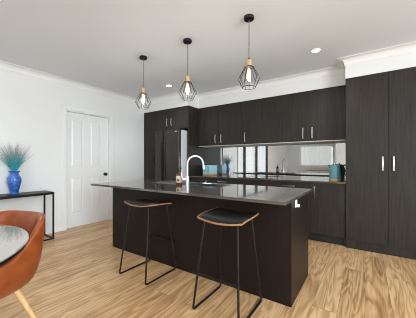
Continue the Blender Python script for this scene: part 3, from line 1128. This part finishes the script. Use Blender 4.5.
def blade(mb, a, outw, hh, r0, r1, rim):
    # each blade leaves the neck of the vase and arches outwards
    p0 = Vector((vx + rim * 0.6 * math.cos(a), vy + rim * 0.6 * math.sin(a), GZ0))
    p1 = Vector((vx + rim * math.cos(a), vy + rim * math.sin(a), GZ0 + 0.07))
    pts = [p0, p1]
    for q in (0.35, 0.7, 1.0):
        p = p1 + Vector((outw * math.cos(a) * q ** 1.25, outw * math.sin(a) * q ** 1.25, hh * (q - 0.10 * q * q)))
        p.x = max(p.x, XL + 0.012)
        pts.append(p)
    mb.tube(pts, r0, 4, r2=r1)


for k in range(230):
    sp = rg.uniform(0.0, 1.0)
    blade(g, rg.uniform(0, 2 * PI), 0.02 + 0.21 * sp, rg.uniform(0.24, 0.47) * (1.0 - 0.22 * sp * sp), 0.0018, 0.0006, 0.010 + 0.024 * sp)
o = g.build('grass_blades', M['grass'], t)
o['kind'] = 'stuff'
gt = MB()
for k in range(150):
    sp = rg.uniform(0, 1)
    blade(gt, rg.uniform(0, 2 * PI), 0.015 + 0.085 * sp, rg.uniform(0.14, 0.29), 0.0036, 0.0012, 0.010 + 0.024 * sp)
M['grass2'] = simple('teal_grass_core', (0.07, 0.46, 0.52), 0.6, noise=0.7, scale=60)
o = gt.build('teal_blades', M['grass2'], t)
o['kind'] = 'stuff'

t = thing('light_switch', 'white light switch on the wall right of the door', 'switch', (XL, 3.03, 1.28))
MB().box(XL + 0.0005, XL + 0.009, 2.995, 3.067, 1.265, 1.385, 0.003).build('plate', M['plastic'], t)
MB().box(XL + 0.0085, XL + 0.013, 3.022, 3.040, 1.305, 1.345, 0.002).build('rocker', M['plastic'], t)

# ------------------------------------------------------------------ things on the back worktop
ZB = 0.9004
# kettle
kx, ky = -0.372, 3.935
t = thing('kettle', 'teal kettle with a timber base band beside the pantry', 'kettle', (kx, ky, ZB))
MB().lathe([(0.001, ZB), (0.080, ZB), (0.083, ZB + 0.004), (0.083, ZB + 0.030), (0.080, ZB + 0.033), (0.001, ZB + 0.0335)], kx, ky, 32).build('base_band', M['cork'], t, smooth=40)
MB().lathe([(0.001, ZB + 0.034), (0.080, ZB + 0.034), (0.082, ZB + 0.040), (0.078, ZB + 0.110), (0.070, ZB + 0.200), (0.066, ZB + 0.228), (0.060, ZB + 0.236), (0.001, ZB + 0.240)], kx, ky, 32).build('body', M['teal'], t, smooth=40)
MB().lathe([(0.001, ZB + 0.2405), (0.045, ZB + 0.240), (0.040, ZB + 0.247), (0.012, ZB + 0.250), (0.010, ZB + 0.262), (0.001, ZB + 0.263)], kx, ky, 24).build('lid', M['chrome'], t, smooth=40)
hd = Vector((0.97, 0.12, 0)).normalized()
c0 = Vector((kx, ky, ZB))
MB().tube(fillet([c0 + hd * 0.060 + Vector((0, 0, 0.225)), c0 + hd * 0.105 + Vector((0, 0, 0.232)), c0 + hd * 0.128 + Vector((0, 0, 0.150)), c0 + hd * 0.105 + Vector((0, 0, 0.055)), c0 + hd * 0.078 + Vector((0, 0, 0.050))], 0.03, 5), 0.0115, 10).build('handle', M['blackmetal'], t, smooth=60)
mb = MB()
sd = -hd
rows = []
for f, ww, z0, z1 in ((0.060, 0.030, 0.178, 0.232), (0.080, 0.018, 0.200, 0.236), (0.096, 0.006, 0.224, 0.240)):
    p = c0 + sd * f
    q = Vector((-sd.y, sd.x, 0)) * ww
    rows.append([p + q + Vector((0, 0, z1)), p - q + Vector((0, 0, z1)), p + Vector((0, 0, z0))])
mb.grid(rows, closed_v=True, cap=True)
mb.build('spout', M['teal'], t, smooth=30)

# toaster
ax, ay = -2.722, 4.090
rz = 0.0
t = thing('toaster', 'pale blue ribbed toaster on a timber base near the fridge', 'toaster', (ax, ay, ZB), rz)
MB().box(-0.120, 0.120, -0.10, 0.10, 0.0003, 0.028, 0.004).build('base', M['cork'], t, local=True)
mb = MB().box(-0.120, 0.120, -0.10, 0.10, 0.0285, 0.212, 0.010, 3)
mb.build('body', M['lightblue'], t, local=True, smooth=40)
for k in range(5):
    x = -0.098 + k * 0.032
    MB().box(x - 0.006, x + 0.006, -0.1015, -0.098, 0.07, 0.190, 0.001).build('rib', M['teal'], t, local=True)
for y in (-0.035, 0.035):
    MB().box(-0.095, 0.095, y - 0.014, y + 0.014, 0.2105, 0.2125).build('slot', M['kick'], t, local=True)
MB().box(-0.012, 0.012, -0.112, -0.0995, 0.045, 0.058, 0.002).build('lever', M['chrome'], t, local=True)

# sideboard under the far window
t = thing('sideboard', 'white sideboard with a timber top under the far window in the splashback reflection', 'sideboard', (-2.3, -6.72, 0))
MB().box(-2.95, -1.65, -6.94, -6.52, 0.10, 0.655, 0.004).build('body', M['plastic'], t)
MB().box(-2.97, -1.63, -6.95, -6.50, 0.656, 0.685, 0.004).build('top', M['cork'], t)
for k in range(3):
    x0 = -2.94 + k * 0.43
    MB().box(x0 + 0.004, x0 + 0.426, -6.519, -6.502, 0.115, 0.645, 0.002).build('door', M['plastic'], t)
for x in (-2.90, -1.74):
    for y in (-6.90, -6.60):
        MB().box(x, x + 0.04, y, y + 0.04, 0.001, 0.0995).build('leg', M['cork'], t)

# ------------------------------------------------------------------ dining table and tub chair
DTX, DTY, DTR = -1.86, -0.125, 0.700
t = thing('dining_table', 'round glossy dining table at the lower left corner', 'table', (DTX, DTY, 0))
o = MB().lathe([(0.001, 0.734), (DTR - 0.004, 0.734), (DTR, 0.737), (DTR, 0.742), (DTR - 0.003, 0.745), (0.001, 0.745)], DTX, DTY, 96).build('table_top', M['tableglass'], t, smooth=40)
o = MB().lathe([(0.001, 0.716), (DTR - 0.012, 0.716), (DTR - 0.006, 0.720), (DTR - 0.006, 0.7335), (0.001, 0.7336)], DTX, DTY, 96).build('rim', M['blackmetal'], t, smooth=40)
for k in range(4):
    a = PI / 4 + k * PI / 2 + 0.35
    MB().tube([(DTX + 0.20 * math.cos(a), DTY + 0.20 * math.sin(a), 0.715), (DTX + 0.36 * math.cos(a), DTY + 0.36 * math.sin(a), 0.001)], 0.026, 12, r2=0.016).build('leg', M['ash'], t, smooth=60)


def tub_chair(label, loc, rotz, mat, group, hback=0.80):
    t = thing('tub_chair', label, 'chair', loc, rotz, group)
    n = 56
    rx, ry = 0.300, 0.290

    def sup(a, e=3.1):
        c, s = math.cos(a), math.sin(a)
        r = (abs(c) ** e + abs(s) ** e) ** (-1 / e)
        return r * c, r * s

    def rim(a):
        # a = 90 deg is the back (+y); high at the back, sloping down to the arm fronts
        d = abs((a - PI / 2 + PI) % (2 * PI) - PI) / PI      # 0 back .. 1 front
        if d < 0.22:
            return hback
        if d < 0.54:
            q = (d - 0.22) / 0.32
            return hback - (hback - 0.585) * (q * q * (3 - 2 * q)) ** 0.85
        q = min(1.0, (d - 0.54) / 0.24)
        return 0.585 - 0.13 * (q * q * (3 - 2 * q))
    rows = [[] for _ in range(15)]
    for k in range(n):
        a = 2 * PI * k / n
        ux, uy = sup(a)
        h = rim(a)
        back = max(0.0, math.sin(a))

        def P(f, z, lean=0.0):
            return (ux * rx * f, uy * ry * f + lean, z)
        lean = 0.030 * back * max(0, (h - 0.45) / 0.35)
        z0 = 0.335
        pf = [(0.05, z0, 0), (0.55, z0 + 0.004, 0), (0.74, z0 + 0.020, 0), (0.86, z0 + 0.055, 0), (0.945, z0 + 0.5 * (h - z0) * 0.62, lean * 0.3), (0.99, z0 + (h - z0) * 0.66, lean * 0.65),
              (1.0, h - 0.022, lean), (0.985, h - 0.004, lean), (0.94, h, lean), (0.885, h - 0.006, lean), (0.855, h - 0.026, lean * 0.95),
              (0.82, 0.47 + max(0.0, h - 0.47) * 0.45, lean * 0.5), (0.79, 0.455 + max(0, h - 0.47) * 0.08, 0), (0.70, 0.438, 0), (0.05, 0.436, 0)]
        for i, (f, z, l) in enumerate(pf):
            rows[i].append(P(f, z, l))
    MB().grid(rows, closed_v=True, cap=True).build('shell', mat, t, local=True, smooth=60, subsurf=1)
    # seat cushion
    rows = []
    for f, z in ((0.05, 0.440), (0.68, 0.440), (0.73, 0.455), (0.73, 0.480), (0.66, 0.496), (0.05, 0.502)):
        rows.append([(sup(2 * PI * k / 40)[0] * rx * f, sup(2 * PI * k / 40)[1] * ry * f - 0.01, z) for k in range(40)])
    MB().grid(rows, closed_v=True, cap=True).build('seat_cushion', mat, t, local=True, smooth=60)
    # stitched seam down each rear corner
    for sx_, sy_ in ((1, 1), (-1, 1), (1, -1), (-1, -1)):
        MB().tube([(sx_ * 0.150, sy_ * 0.105, 0.362), (sx_ * 0.225, sy_ * 0.235, 0.001)], 0.020, 12, r2=0.011).build('leg', M['ash'], t, local=True, smooth=60)
    return t


tub_chair('tan leather tub chair tucked in at the round dining table', (-2.022, 0.400, 0), 0.30, M['tan'], None, 0.81)
